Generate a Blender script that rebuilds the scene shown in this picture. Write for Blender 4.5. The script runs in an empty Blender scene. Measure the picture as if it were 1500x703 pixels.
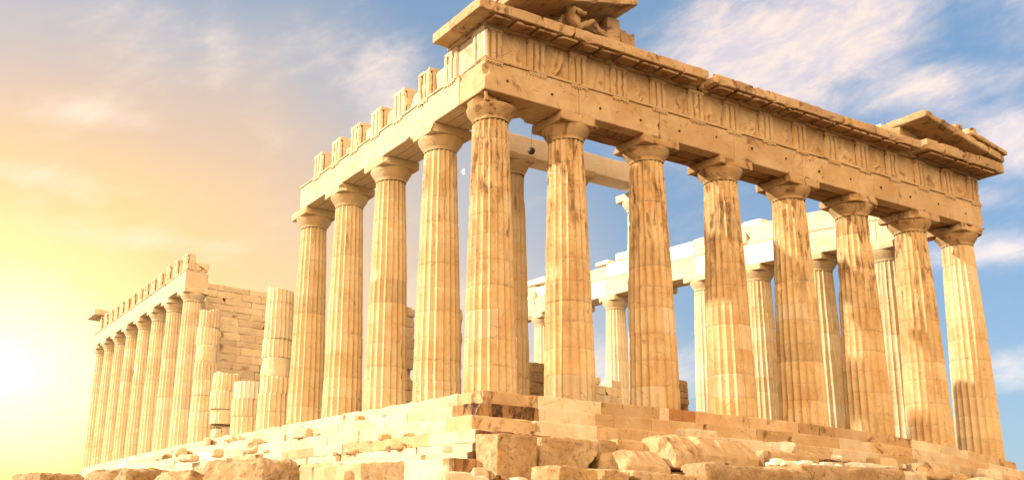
import bpy, math, random
import numpy as np
from mathutils import Matrix, Vector

# ------------------------------------------------------------------ camera, sky, sun, exposure
scene = bpy.context.scene
COL = scene.collection
CAM = np.array([-19.43772, -28.27465, -4.63251])
RIGHT = (0.9031233, -0.42731739, 0.04204937)
UP = (-0.13551678, -0.1907393, 0.9722416)
FWD = (0.40743527, 0.88375244, 0.23016979)
cam = bpy.data.cameras.new("camera")
cam.sensor_fit = 'HORIZONTAL'; cam.sensor_width = 36.0
cam.lens = 1405.87 / 1500 * 36.0
cam.shift_x = 277.27 / 1500; cam.shift_y = 72.82 / 1500
cam.clip_start = 0.1; cam.clip_end = 6000
cam_o = bpy.data.objects.new("camera", cam); COL.objects.link(cam_o)
cam_o.matrix_world = Matrix(((RIGHT[0], UP[0], -FWD[0], CAM[0]), (RIGHT[1], UP[1], -FWD[1], CAM[1]),
                             (RIGHT[2], UP[2], -FWD[2], CAM[2]), (0, 0, 0, 1)))
scene.camera = cam_o

SUN_DIR = Vector((-0.80, 0.40, 0.42)).normalized()          # towards the sun
SUN_EL = math.asin(SUN_DIR.z); SUN_AZ = math.atan2(SUN_DIR.x, SUN_DIR.y)
scene.view_settings.view_transform = 'Standard'; scene.view_settings.look = 'None'
scene.view_settings.gamma = 1.0; scene.view_settings.use_curve_mapping = False
scene.view_settings.exposure = 0.55
sun = bpy.data.lights.new("sun", 'SUN'); sun.energy = 5.0; sun.angle = math.radians(1.5); sun.color = (1.0, 0.88, 0.68)
sun_o = bpy.data.objects.new("sun", sun); COL.objects.link(sun_o)
sun_o.rotation_euler = (-SUN_DIR).to_track_quat('-Z', 'Y').to_euler()


class NT:
    """small helper for node trees"""
    def __init__(s, tree):
        s.t = tree; s.n = tree.nodes; s.l = tree.links; s.n.clear()

    def new(s, kind, **kw):
        n = s.n.new(kind)
        for k, v in kw.items(): setattr(n, k, v)
        return n

    def put(s, sock, v):
        if v is None: return
        if hasattr(v, 'is_linked'): s.l.new(v, sock)
        else:
            if hasattr(sock.default_value, '__len__') and not hasattr(v, '__len__'): v = (v,) * len(sock.default_value)
            if hasattr(sock.default_value, '__len__') and len(sock.default_value) == 4 and len(v) == 3: v = tuple(v) + (1,)
            sock.default_value = v

    def math(s, op, a, b=None, c=None, clamp=False):
        n = s.new('ShaderNodeMath', operation=op); n.use_clamp = clamp
        for i, v in enumerate((a, b, c)): s.put(n.inputs[i], v)
        return n.outputs[0]

    def vec(s, op, a, b=None):
        n = s.new('ShaderNodeVectorMath', operation=op)
        s.put(n.inputs[0], a); s.put(n.inputs[1], b)
        return n.outputs[1] if op in ('DOT_PRODUCT', 'LENGTH') else n.outputs[0]

    def mix(s, f, a, b, blend='MIX'):
        n = s.new('ShaderNodeMix', data_type='RGBA', blend_type=blend)
        n.clamp_factor = True
        s.put(n.inputs[0], f); s.put(n.inputs[6], a); s.put(n.inputs[7], b)
        return n.outputs[2]

    def noise(s, v, scale, detail=6, rough=.55, dist=0.0):
        n = s.new('ShaderNodeTexNoise'); s.put(n.inputs['Vector'], v)
        n.inputs['Scale'].default_value = scale; n.inputs['Detail'].default_value = detail
        n.inputs['Roughness'].default_value = rough; n.inputs['Distortion'].default_value = dist
        return n.outputs[0]

    def step(s, v, lo, hi):
        n = s.new('ShaderNodeMapRange', interpolation_type='SMOOTHSTEP')
        s.put(n.inputs[0], v); n.inputs[1].default_value = lo; n.inputs[2].default_value = hi
        return n.outputs[0]

    def ramp(s, v, pts):
        n = s.new('ShaderNodeValToRGB'); s.put(n.inputs[0], v); e = n.color_ramp.elements
        while len(e) > 1: e.remove(e[-1])
        for i, (p, c) in enumerate(pts):
            q = e[0] if i == 0 else e.new(p)
            q.position = p; q.color = tuple(c) + (1,)
        return n.outputs[0]


def build_world():
    w = bpy.data.worlds.new("World"); scene.world = w; w.use_nodes = True
    T = NT(w.node_tree)
    out = T.new('ShaderNodeOutputWorld')
    d = T.vec('NORMALIZE', T.new('ShaderNodeTexCoord').outputs['Generated'])
    sp = T.new('ShaderNodeSeparateXYZ'); T.put(sp.inputs[0], d)
    az = T.math('MULTIPLY', T.math('ARCTAN2', sp.outputs[0], sp.outputs[1]), 57.29578)
    el = T.math('MULTIPLY', T.math('ARCSINE', sp.outputs[2]), 57.29578)
    # clear daylight sky
    sky = T.new('ShaderNodeTexSky', sky_type='NISHITA'); sky.sun_disc = False
    sky.sun_elevation = SUN_EL; sky.sun_rotation = SUN_AZ
    bg = T.new('ShaderNodeBackground'); T.put(bg.inputs[0], sky.outputs[0]); bg.inputs[1].default_value = 0.05
    # sunset air: glow low in the north-west, blue away from it, warm fill added in the unseen east
    gx = T.math('MULTIPLY', T.math('SUBTRACT', az, 5.4), .80); gy = T.math('MULTIPLY', T.math('SUBTRACT', el, 7.4), 1.25)
    th = T.math('DIVIDE', T.math('SQRT', T.math('ADD', T.math('MULTIPLY', gx, gx), T.math('MULTIPLY', gy, gy))), 180)
    wob = T.noise(d, 5.0, 4, .5)
    th = T.math('ADD', th, T.math('MULTIPLY', T.math('SUBTRACT', wob, .5), .035))
    D = 1 / 180
    air = T.ramp(th, [(0, (1.1, 1.02, .70)), (3.5 * D, (.96, .82, .34)), (8 * D, (.80, .55, .09)), (12 * D, (.68, .40, .04)),
                      (19.5 * D, (.54, .325, .125)), (27 * D, (.33, .285, .245)), (34 * D, (.115, .175, .255)),
                      (50 * D, (.085, .165, .275)), (75 * D, (.085, .16, .26)), (105 * D, (.40, .31, .22)), (1, (.55, .40, .26))])
    # added warm fill lobes in the unseen sky, brightening the shaded east front
    lobe = None
    for (la, le, lw, lc) in ((-142, 30, 25, (6.2, 3.85, 1.7)), (165, 35, 40, (.40, .26, .15))):
        a_, e_ = math.radians(la), math.radians(le)
        Lv = (math.sin(a_) * math.cos(e_), math.cos(a_) * math.cos(e_), math.sin(e_))
        q = T.math('DIVIDE', T.math('MULTIPLY', T.math('ARCCOSINE', T.vec('DOT_PRODUCT', d, Lv)), 57.29578), lw)
        g = T.math('EXPONENT', T.math('MULTIPLY', T.math('MULTIPLY', q, q), -1))
        air = T.mix(1.0, air, T.mix(g, (0, 0, 0), lc), 'ADD')
    # clouds
    blobs = [(50, 25.2, 5.5, 3.6, 1.3), (55, 26, 4.5, 3.0, 1.1), (46, 23.2, 3.2, 2.2, 1.1), (58.5, 22.6, 4, 1.3, .75), (62, 19.3, 2.2, 1.8, .9), (61, 14.2, 2.6, .7, .7),
             (61.5, 8.3, 2.2, 1.1, .7), (60, 17, 2, .8, .5), (28.3, 25.6, 2.6, 2.6, .6), (24, 27.5, 3, 2, .15), (17.5, 27.2, 1.3, 3.2, .3),
             (20.5, 22.5, 2.2, 2.5, .25), (12, 27, 4, 3, .2), (43, 9, 4, 2, .6), (7, 18.5, 6, .9, .3), (14, 15.5, 6, .8, .4), (10, 22.5, 5, 1.1, .45), (33, 13, 5, 1.6, .3), (66, 26, 6, 3, .6)]
    tot = None
    for a, e, sa, se, wt in blobs:
        x = T.math('DIVIDE', T.math('SUBTRACT', az, a), sa); y = T.math('DIVIDE', T.math('SUBTRACT', el, e), se)
        g = T.math('MULTIPLY', T.math('EXPONENT', T.math('MULTIPLY', T.math('ADD', T.math('MULTIPLY', x, x), T.math('MULTIPLY', y, y)), -1)), wt)
        tot = g if tot is None else T.math('MAXIMUM', tot, g)
    cb = T.new('ShaderNodeCombineXYZ')
    T.put(cb.inputs[0], T.math('ADD', T.math('MULTIPLY', az, .075), T.math('MULTIPLY', el, .03)))
    T.put(cb.inputs[1], T.math('SUBTRACT', T.math('MULTIPLY', el, .17), T.math('MULTIPLY', az, .05)))
    n1 = T.noise(cb.outputs[0], 1.3, 9, .58, .35); n2 = T.noise(cb.outputs[0], 5.0, 10, .68, .3)
    n = T.math('ADD', T.math('MULTIPLY', n1, .68), T.math('MULTIPLY', n2, .32))
    cov = T.step(T.math('ADD', n, T.math('MULTIPLY', tot, .60)), .50, 1.05)
    ccol = T.mix(T.step(th, 12 * D, 40 * D), (.78, .56, .33), T.mix(T.step(n2, .3, .7), (.43, .37, .38), (.66, .50, .37)))
    near = T.math('SUBTRACT', 1, T.step(th, 75 * D, 100 * D))
    air = T.mix(T.math('MULTIPLY', cov, near), air, ccol)
    bg2 = T.new('ShaderNodeBackground'); T.put(bg2.inputs[0], air); bg2.inputs[1].default_value = 1.0
    add = T.new('ShaderNodeAddShader'); T.l.new(bg.outputs[0], add.inputs[0]); T.l.new(bg2.outputs[0], add.inputs[1])
    T.l.new(add.outputs[0], out.inputs[0])


build_world()

# ------------------------------------------------------------------ numpy noise
def _h(ix, iy, iz, seed):
    h = (ix * 374761393 + iy * 668265263 + iz * 2147483647 + seed * 974634541) & 0xFFFFFFFF
    h = ((h ^ (h >> 13)) * 1274126177) & 0xFFFFFFFF
    h = ((h ^ (h >> 16)) * 2246822519) & 0xFFFFFFFF
    return ((h ^ (h >> 15)) & 0xFFFFFF) / float(0xFFFFFF)


def vn(P, f=1.0, seed=0):
    P = np.asarray(P, float) * f
    I = np.floor(P).astype(np.int64); F = P - I; F = F * F * (3 - 2 * F)
    r = 0
    for dx in (0, 1):
        wx = F[..., 0] if dx else 1 - F[..., 0]
        for dy in (0, 1):
            wy = F[..., 1] if dy else 1 - F[..., 1]
            for dz in (0, 1):
                wz = F[..., 2] if dz else 1 - F[..., 2]
                r = r + wx * wy * wz * _h(I[..., 0] + dx, I[..., 1] + dy, I[..., 2] + dz, seed)
    return r


def fbm(P, f=1.0, seed=0, o=3):
    a, t, s = .5, 0, 0
    for k in range(o):
        t = t + a * vn(P, f * 2 ** k, seed + 17 * k); s += a; a *= .5
    return t / s


RNG = random.Random(7)

# the platform of the ruin is not flat: it dips to its ends, and the entablature leans with it
def warp(P, north=False):
    P = np.array(P, float)
    t = np.clip(P[..., 0] / 30.88, -.1, 1.1); s = np.clip(P[..., 1] / 69.5, -.1, 1.1)
    dl = 1.4369 * t ** 2 - 2.1005 * t ** 3 - .7687 * s ** 2 - .1928 * s ** 3
    du = 1.1622 - .4306 * t - .3649 * s
    w = np.clip(P[..., 2] / 10.43, 0, 1)
    P[..., 2] += dl * (1 - w) + du * w
    if north:
        P[..., 2] += 1.6 * (1 - np.exp(-np.clip(P[..., 1] - 4.7, 0, 99) / 14)) * np.clip(P[..., 2] / 3, 0, 1)
    return P


class M:
    """collects quads and triangles, then links them as one mesh object"""
    def __init__(s): s.v = []; s.q = []; s.t = []; s.n = 0; s.tone = []; s.fresh = []; s.qm = []; s.tm = []

    def add(s, V, Q=None, T=None, tone=.5, fresh=0.0, mi=0):
        V = np.asarray(V, float).reshape(-1, 3); k = len(V)
        s.v.append(V)
        if Q is not None and len(Q): s.q.append(np.asarray(Q, np.int64) + s.n); s.qm.append(np.full(len(Q), mi))
        if T is not None and len(T): s.t.append(np.asarray(T, np.int64) + s.n); s.tm.append(np.full(len(T), mi))
        s.tone.append(np.broadcast_to(np.asarray(tone, float), (k,))); s.fresh.append(np.broadcast_to(np.asarray(fresh, float), (k,)))
        s.n += k
        return s

    def build(s, name, mats, parent=None, origin=(0, 0, 0), deform=True, north=False, smooth=32, dorg=True):
        V = np.concatenate(s.v)
        org = np.array(origin, float)
        if deform:
            V = warp(V, north)
            if dorg: org = warp(org, north)
        me = bpy.data.meshes.new(name)
        Q = np.concatenate(s.q) if s.q else np.zeros((0, 4), np.int64)
        Tt = np.concatenate(s.t) if s.t else np.zeros((0, 3), np.int64)
        me.vertices.add(len(V)); me.vertices.foreach_set('co', (V - org).astype(np.float32).ravel())
        nl = len(Q) * 4 + len(Tt) * 3
        me.loops.add(nl); me.loops.foreach_set('vertex_index', np.concatenate([Q.ravel(), Tt.ravel()]).astype(np.int32))
        me.polygons.add(len(Q) + len(Tt))
        ls = np.concatenate([np.arange(len(Q)) * 4, len(Q) * 4 + np.arange(len(Tt)) * 3]).astype(np.int32)
        me.polygons.foreach_set('loop_start', ls)
        me.polygons.foreach_set('material_index', np.concatenate([*s.qm, *s.tm, np.zeros(0)]).astype(np.int32))
        me.update(calc_edges=True); me.validate()
        for nm, L in (('tone', s.tone), ('fresh', s.fresh)):
            at = me.attributes.new(nm, 'FLOAT', 'POINT'); at.data.foreach_set('value', np.concatenate(L).astype(np.float32))
        if smooth is not None:
            me.polygons.foreach_set('use_smooth', np.ones(len(me.polygons), bool))
            me.set_sharp_from_angle(angle=math.radians(smooth))
        for m in (mats if isinstance(mats, (list, tuple)) else [mats]): me.materials.append(m)
        o = bpy.data.objects.new(name, me); COL.objects.link(o)
        place(o, org, parent)
        return o


ORG = {}
def place(o, org, parent=None):
    ORG[o.name] = np.array(org, float)
    if parent is not None:
        o.parent = parent; o.location = org - ORG[parent.name]
    else: o.location = org


def empty(name, org):
    o = bpy.data.objects.new(name, None); COL.objects.link(o); place(o, np.array(org, float)); return o


def tag(o, label=None, cat=None, group=None, kind=None):
    if label: o['label'] = label
    if cat: o['category'] = cat
    if group: o['group'] = group
    if kind: o['kind'] = kind
    return o


# ------------------------------------------------------------------ shapes
def axis_pts(a, b, step, ch):
    L = b - a; n = max(2, int(math.ceil(L / step)) + 1)
    p = list(np.linspace(a, b, n))
    for e in (ch * .2, ch * .5, ch * .9):
        if e < L * .45: p += [a + e, b - e]
    return np.unique(np.round(p, 5))


def box_grid(lo, hi, step, ch):
    ax = [axis_pts(lo[i], hi[i], step, ch) for i in range(3)]
    Vs, Qs, k = [], [], 0
    for a in range(3):
        b, c = (a + 1) % 3, (a + 2) % 3
        for side, val in ((0, lo[a]), (1, hi[a])):
            B, C_ = np.meshgrid(ax[b], ax[c], indexing='ij')
            V = np.zeros(B.shape + (3,)); V[..., a] = val; V[..., b] = B; V[..., c] = C_
            nb, nc = B.shape
            idx = np.arange(nb * nc).reshape(nb, nc) + k
            q = np.stack([idx[:-1, :-1], idx[1:, :-1], idx[1:, 1:], idx[:-1, 1:]], -1).reshape(-1, 4)
            if side == 0: q = q[:, ::-1]
            Vs.append(V.reshape(-1, 3)); Qs.append(q); k += nb * nc
    return np.concatenate(Vs), np.concatenate(Qs)


SEED = [100]
def blk(m, lo, hi, rough=.012, chip=.05, step=.35, bites=0, bite=.25, tone=None, fresh=0., mi=0, fn=None, seed=None):
    """one dressed or broken stone block added to m"""
    SEED[0] += 1; sd = SEED[0] if seed is None else seed
    lo = np.array(lo, float); hi = np.array(hi, float)
    lo, hi = np.minimum(lo, hi), np.maximum(lo, hi)
    P, Q = box_grid(lo, hi, step, chip * 1.4)
    L = hi - lo
    R = chip * (.2 + 1.6 * fbm(P, 1 / max(.25, chip * 3.5), sd, 2) ** 2)
    R = np.minimum(R, L.min() * .46)[:, None]
    q = np.clip(P, lo + R, hi - R); d = P - q
    l = np.linalg.norm(d, axis=1, keepdims=True); nrm = d / np.maximum(l, 1e-9)
    P2 = q + nrm * R
    P2 += nrm * ((fbm(P, 2.2, sd + 5, 4) - .5) * 2 * rough)[:, None]
    if rough > .055: P2 += nrm * ((np.abs(fbm(P, 3.1, sd + 6, 4) - .5) - .1) * -1.6 * rough)[:, None]
    r = random.Random(sd); c0 = (lo + hi) / 2
    for _ in range(bites):
        a = r.randrange(3); c = np.array([lo[i] + L[i] * r.choice((0, 1)) if i != a else lo[i] + L[i] * r.random() for i in range(3)])
        rad = bite * r.uniform(.5, 1.2)
        w = c0 - c; w[a] = 0; w /= np.linalg.norm(w)
        e = P2 - c; dd = (e ** 2).sum(1); b_ = e @ w
        rr = rad * (.75 + .5 * vn(P, 4, sd + 9))
        disc = b_ ** 2 - dd + rr ** 2
        t = np.where((dd < rr ** 2) & (disc > 0), -b_ + np.sqrt(np.maximum(disc, 0)), 0)
        P2 = P2 + t[:, None] * w
    if fn is not None: P2 = fn(P2)
    m.add(P2, Q, tone=r.uniform(.2, .8) if tone is None else tone, fresh=fresh, mi=mi)
    return m


def grid_quads(nr, nc, wrap=False):
    i = np.arange(nr * nc).reshape(nr, nc)
    j = np.concatenate([i, i[:, :1]], 1) if wrap else i
    return np.stack([j[:-1, :-1], j[:-1, 1:], j[1:, 1:], j[1:, :-1]], -1).reshape(-1, 4)


def shaft(m, x, y, z0, H, rb, rt, seed, n=20, s=6, drums=None, dmg=.3, arris=.014, t0=0., t1=1., rings=(.02, .15, .35, .55, .75, .9, .98),
          broken=False, base_broken=False, fresh_p=.06, patch_p=.05, wob=.005, tones=None):
    """fluted drums from z0 to z0+H; t0..t1 is the part of the full taper"""
    r = random.Random(seed)
    nd = drums if isinstance(drums, int) else (len(drums) if drums else 11)
    if isinstance(drums, (list, tuple)): cuts = np.concatenate([[0], np.cumsum(drums)]); cuts = cuts / cuts[-1] * H
    else:
        c = np.array([r.uniform(.8, 1.2) for _ in range(nd)]); cuts = np.concatenate([[0], np.cumsum(c)]) / c.sum() * H
    na = n * s
    th = np.arange(na) / na * 2 * math.pi; u = (np.arange(na) % s) / s
    prof = np.clip(1 - (2 * u - 1) ** 2, 0, 1) ** .8
    sect = (np.arange(na) / na * 10).astype(int)
    for k in range(nd):
        a, b = cuts[k], cuts[k + 1]; h = b - a
        ox, oy, rot = r.gauss(0, wob), r.gauss(0, wob), r.gauss(0, .002)
        g = .008
        zz = [a + .001] + [a + f * h for f in rings] + [b - .001]
        zz = np.array(zz)
        t = t0 + (t1 - t0) * zz / H
        R = rb + (rt - rb) * t + .02 * np.sin(math.pi * t)
        inset = np.zeros(len(zz)); inset[0] = inset[-1] = .008
        Rg = np.repeat(R[:, None], na, 1) - inset[:, None]
        C = np.stack([Rg * np.cos(th), Rg * np.sin(th), np.repeat(zz[:, None], na, 1)], -1)
        e = fbm(C + np.array([seed * 3.1, 0, 0]), 1.1, seed, 4)
        er = np.clip((e - (.80 - .34 * dmg)) / .10, 0, 1)
        fine = fbm(C + np.array([0, seed * 1.7, 0]), 5, seed + 3, 2)
        edge = np.minimum(zz - a, b - zz)
        ed = np.clip(1 - edge / .12, 0, 1)[:, None] * np.clip((vn(C, 2.5, seed + 8) - .55) / .2, 0, 1)
        dep = (.108 * (R / .95))[:, None] * prof[None]
        cut = arris * (.3 + 1.4 * fine) + er * (.05 + .05 * fine) * (R / .95)[:, None] + ed * .025
        rad = Rg - np.maximum(dep, cut) - er * .018 * fine
        ang = th[None] + rot
        V = np.stack([x + ox + rad * np.cos(ang), y + oy + rad * np.sin(ang), z0 + np.repeat(zz[:, None], na, 1)], -1)
        last = broken and k == nd - 1
        if last:
            cutn = fbm(V * np.array([1, 1, 0]), 1.4, seed + 4, 3)
            drop = (cutn - .3) * min(h * .6, .55)
            f = (zz - a) / h
            V[..., 2] -= np.clip(drop, 0, 1) * np.clip((f - .35) / .65, 0, 1)[:, None]
        tn = (r.uniform(.38, .62) if r.random() < .8 else r.uniform(.15, .85)) if tones is None else tones[k % len(tones)]
        frd = .7 if r.random() < fresh_p else 0.
        tone = np.full(V.shape[:2], tn); fr = np.full(V.shape[:2], frd)
        if r.random() < patch_p * 3:
            q = r.randrange(10); wd = r.randint(1, 2)
            msk = (sect >= q) & (sect <= q + wd); fr[:, msk] = .55; 
        m.add(V, grid_quads(len(zz), na, True), tone=tone.ravel(), fresh=fr.ravel())
        if last or (k == nd - 1):
            top = V[-1]; c0 = top.mean(0); rg = [top]
            for f in (.75, .45, .15): 
                p = c0 + (top - c0) * f; p[:, 2] = c0[2] + (top[:, 2] - c0[2]) * f + (vn(p, 3, seed) - .5) * (.15 if broken else 0); rg.append(p)
            W = np.stack(rg); m.add(W, grid_quads(4, na, True), tone=tn)
    return cuts


def lathe(m, x, y, prof, n=48, seed=0, rough=.0, dmg=0., tone=.5, bite=None):
    pr = np.array(prof); th = np.arange(n) / n * 2 * math.pi
    R = np.repeat(pr[:, :1], n, 1); Z = np.repeat(pr[:, 1:], n, 1)
    P = np.stack([R * np.cos(th), R * np.sin(th), Z], -1)
    e = fbm(P + seed * 2.3, 1.6, seed, 3); k = np.clip((e - (.72 - .3 * dmg)) / .12, 0, 1)
    R = R - k * .16 * dmg * np.clip((R - R.min()) / .15, .2, 1) + (fbm(P, 5, seed, 2) - .5) * rough
    V = np.stack([x + R * np.cos(th), y + R * np.sin(th), Z], -1)
    m.add(V, grid_quads(len(pr), n, True), tone=tone)


# ------------------------------------------------------------------ materials
def stone(name, base, light, dark, stain=.35, tall=False, pit=.5, fresh=(.58, .49, .36), bump=.6, streak=(3.2, 3.2, .45), thr=.56, tonev=.42, hmask=(3.5, 9.0), soft=.10):
    mt = bpy.data.materials.new(name); mt.use_nodes = True
    T = NT(mt.node_tree)
    out = T.new('ShaderNodeOutputMaterial'); b = T.new('ShaderNodeBsdfPrincipled')
    T.l.new(b.outputs[0], out.inputs[0])
    tc = T.new('ShaderNodeTexCoord').outputs['Object']
    rnd = T.new('ShaderNodeObjectInfo').outputs['Random']
    off = T.vec('ADD', tc, T.vec('MULTIPLY', (31.7, 17.3, 5.1), None) if False else T.math('MULTIPLY', rnd, 43.0))
    n1 = T.noise(off, .55, 6, .6, .4); n2 = T.noise(off, 3.2, 9, .68); n3 = T.noise(off, 14, 6, .7)
    c = T.mix(T.step(n1, .36, .66), base, light)
    sc = T.vec('MULTIPLY', off, streak)
    n4 = T.noise(sc, 1.0, 9, .66, .6)
    s = T.step(n4, thr, thr + soft)
    if tall:
        z = T.new('ShaderNodeSeparateXYZ'); T.put(z.inputs[0], tc)
        s = T.math('MULTIPLY', s, T.math('ADD', .16, T.math('MULTIPLY', T.step(z.outputs[2], *hmask), .84)))
    brown = T.mix(T.step(n2, .42, .62), dark, tuple(.5 * (a + q * .9) for a, q in zip(base, dark)))
    c = T.mix(T.math('MULTIPLY', s, stain), c, brown)
    # ochre patina in broad drifts
    n5 = T.noise(off, 1.3, 7, .6, .8)
    c = T.mix(T.math('MULTIPLY', T.step(n5, .5, .68), .45), c, (base[0] * .92, base[1] * .78, base[2] * .62))
    tone = T.new('ShaderNodeAttribute', attribute_name='tone').outputs['Fac']
    fr = T.new('ShaderNodeAttribute', attribute_name='fresh').outputs['Fac']
    c = T.mix(T.math('MULTIPLY', fr, .9), c, fresh)
    # cracks and pits
    vo = T.new('ShaderNodeTexVoronoi', feature='DISTANCE_TO_EDGE'); 
    T.put(vo.inputs['Vector'], T.vec('ADD', off, T.vec('MULTIPLY', T.new('ShaderNodeTexNoise').outputs[1], (.0, .0, .0)))); vo.inputs['Scale'].default_value = 1.15
    crack = T.math('SUBTRACT', 1, T.step(T.math('ADD', vo.outputs['Distance'], T.math('MULTIPLY', T.math('SUBTRACT', n3, .5), .05)), .0, .022))
    crack = T.math('MULTIPLY', crack, T.step(n2, .5, .6))
    pits = T.step(n3, .60, .70)
    k = T.math('MULTIPLY', T.math('MAXIMUM', T.math('MULTIPLY', pits, pit), T.math('MULTIPLY', crack, .7)), .7)
    c = T.mix(k, c, tuple(q * .6 for q in dark))
    br = T.math('ADD', 1 - tonev / 2 - .26, T.math('ADD', T.math('MULTIPLY', tone, tonev), T.math('ADD', T.math('MULTIPLY', n2, .30), T.math('MULTIPLY', n3, .22))))
    c = T.mix(1.0, c, br, 'MULTIPLY')
    T.put(b.inputs['Base Color'], c); b.inputs['Roughness'].default_value = .88
    b.inputs['Specular IOR Level'].default_value = .2
    hgt = T.math('SUBTRACT', T.math('ADD', T.math('MULTIPLY', n2, .6), T.math('MULTIPLY', n3, .4)), T.math('MULTIPLY', T.math('MAXIMUM', pits, crack), .35))
    bp = T.new('ShaderNodeBump'); bp.inputs['Strength'].default_value = bump; bp.inputs['Distance'].default_value = .06
    T.put(bp.inputs['Height'], hgt); T.l.new(bp.outputs[0], b.inputs['Normal'])
    return mt


def plain(name, col, rough=.5, emit=None, metal=0.):
    mt = bpy.data.materials.new(name); mt.use_nodes = True
    b = mt.node_tree.nodes['Principled BSDF']; b.inputs['Base Color'].default_value = (*col, 1); b.inputs['Roughness'].default_value = rough
    b.inputs['Metallic'].default_value = metal
    if emit: b.inputs['Emission Color'].default_value = (*emit, 1); b.inputs['Emission Strength'].default_value = 1.0
    return mt


DK = (.13, .06, .025)
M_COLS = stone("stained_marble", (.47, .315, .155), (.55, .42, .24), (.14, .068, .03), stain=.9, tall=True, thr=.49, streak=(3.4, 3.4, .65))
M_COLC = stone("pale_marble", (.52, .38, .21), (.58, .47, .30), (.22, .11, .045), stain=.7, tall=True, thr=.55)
M_COLF = stone("far_glow_marble", (.58, .46, .29), (.64, .54, .37), (.32, .20, .10), stain=.4, tall=True, thr=.57, bump=.4)  # base lightened to put the low glow into the far columns' colour
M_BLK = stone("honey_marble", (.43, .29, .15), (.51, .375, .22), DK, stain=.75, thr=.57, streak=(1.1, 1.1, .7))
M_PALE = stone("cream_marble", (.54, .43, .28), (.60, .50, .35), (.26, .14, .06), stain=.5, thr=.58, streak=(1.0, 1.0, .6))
M_DARK = stone("blackened_marble", (.20, .10, .045), (.34, .20, .09), (.035, .02, .012), stain=.95, thr=.47, streak=(2, 2, .8))
M_ROCK = stone("rough_limestone", (.33, .205, .095), (.46, .33, .19), (.13, .07, .035), stain=.65, thr=.46, streak=(5.0, 5.0, 5.0), pit=1.0, bump=1.0, soft=.22)
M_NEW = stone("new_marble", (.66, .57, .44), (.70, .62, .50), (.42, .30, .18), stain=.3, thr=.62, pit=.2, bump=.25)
M_RED = stone("russet_marble", (.34, .17, .07), (.38, .21, .09), DK, stain=.5)
M_CORN = stone("cornice_marble", (.38, .25, .13), (.47, .335, .195), (.09, .05, .03), stain=.85, thr=.53, streak=(1.6, 1.6, 1.2))
M_HOLE_SHADE = plain("dowel_shadow", (.05, .03, .02), 1.)
M_MUT = stone("shade_brown_mutule", (.25, .15, .07), (.33, .21, .11), (.07, .035, .015), stain=.8, thr=.5, streak=(1.5, 1.5, 1))  # browner than the cornice: soffit shade put into the mutule colour
M_FLOOR = stone("worn_floor", (.20, .13, .07), (.26, .18, .10), (.08, .05, .03))
M_CAP = stone("stained_capital", (.40, .255, .12), (.48, .335, .18), (.12, .055, .025), stain=.85, thr=.52, streak=(2.2, 2.2, 1.4))
M_BEAM_SHADE = stone("beam_shade_brown", (.26, .145, .06), (.34, .21, .10), (.06, .03, .015), stain=.9, thr=.5, streak=(1.2, 1.2, 1))  # inner beam slabs, underside shade put into their colour
M_GRND = stone("dusty_ground", (.12, .09, .055), (.17, .13, .08), (.25, .17, .10), stain=.5, streak=(.6, .6, .6))

# ------------------------------------------------------------------ ground
def ground_z(x, y):
    x = np.asarray(x, float); y = np.asarray(y, float)
    dx = np.maximum(np.maximum(-2.6 - x, 0), np.maximum(x - 33.5, 0)); dy = np.maximum(np.maximum(-2.6 - y, 0), np.maximum(y - 72, 0))
    d = np.hypot(dx, dy)
    foot = -3.7 + 1.5 * np.clip((x + 1) / 11, 0, 1) - .55 * np.clip((x - 14) / 18, 0, 1)
    foot = np.where(y > 2, -3.75 + 1.0 * np.clip(y / 45, 0, 1), foot)
    z = np.maximum(foot - .30 * d, -6.35 - .004 * d)
    P = np.stack([x, y, x * 0], -1)
    return z + (fbm(P, .35, 3, 4) - .5) * .5 * np.clip(d / 4, .2, 1) - np.clip(d - 60, 0, 900) * .06


def make_ground():
    a = np.unique(np.concatenate([np.linspace(-60, 100, 161), np.linspace(-24, 40, 129), np.geomspace(100, 3000, 14), -np.geomspace(60, 3000, 14)]))
    X, Y = np.meshgrid(a, a + 10, indexing='ij')
    V = np.stack([X, Y, ground_z(X, Y)], -1)
    m = M(); m.add(V.reshape(-1, 3), grid_quads(len(a), len(a))[:, ::-1], tone=.5)
    o = m.build("ground", M_GRND, deform=False, smooth=60)
    tag(o, kind='structure')


make_ground()

# ------------------------------------------------------------------ the temple
XS = [1.01, 4.70] + [4.70 + 4.296 * i for i in range(1, 6)] + [29.87]
YS = [1.01, 4.70] + [4.70 + 4.293 * i for i in range(1, 15)] + [68.49]
F = .11                      # face of the entablature behind the edge of the platform
temple = empty("ruined_temple", (0, 0, 0))
tag(temple, "ruined ancient marble temple with fluted columns and broken gable on a stepped base", "temple")


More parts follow.
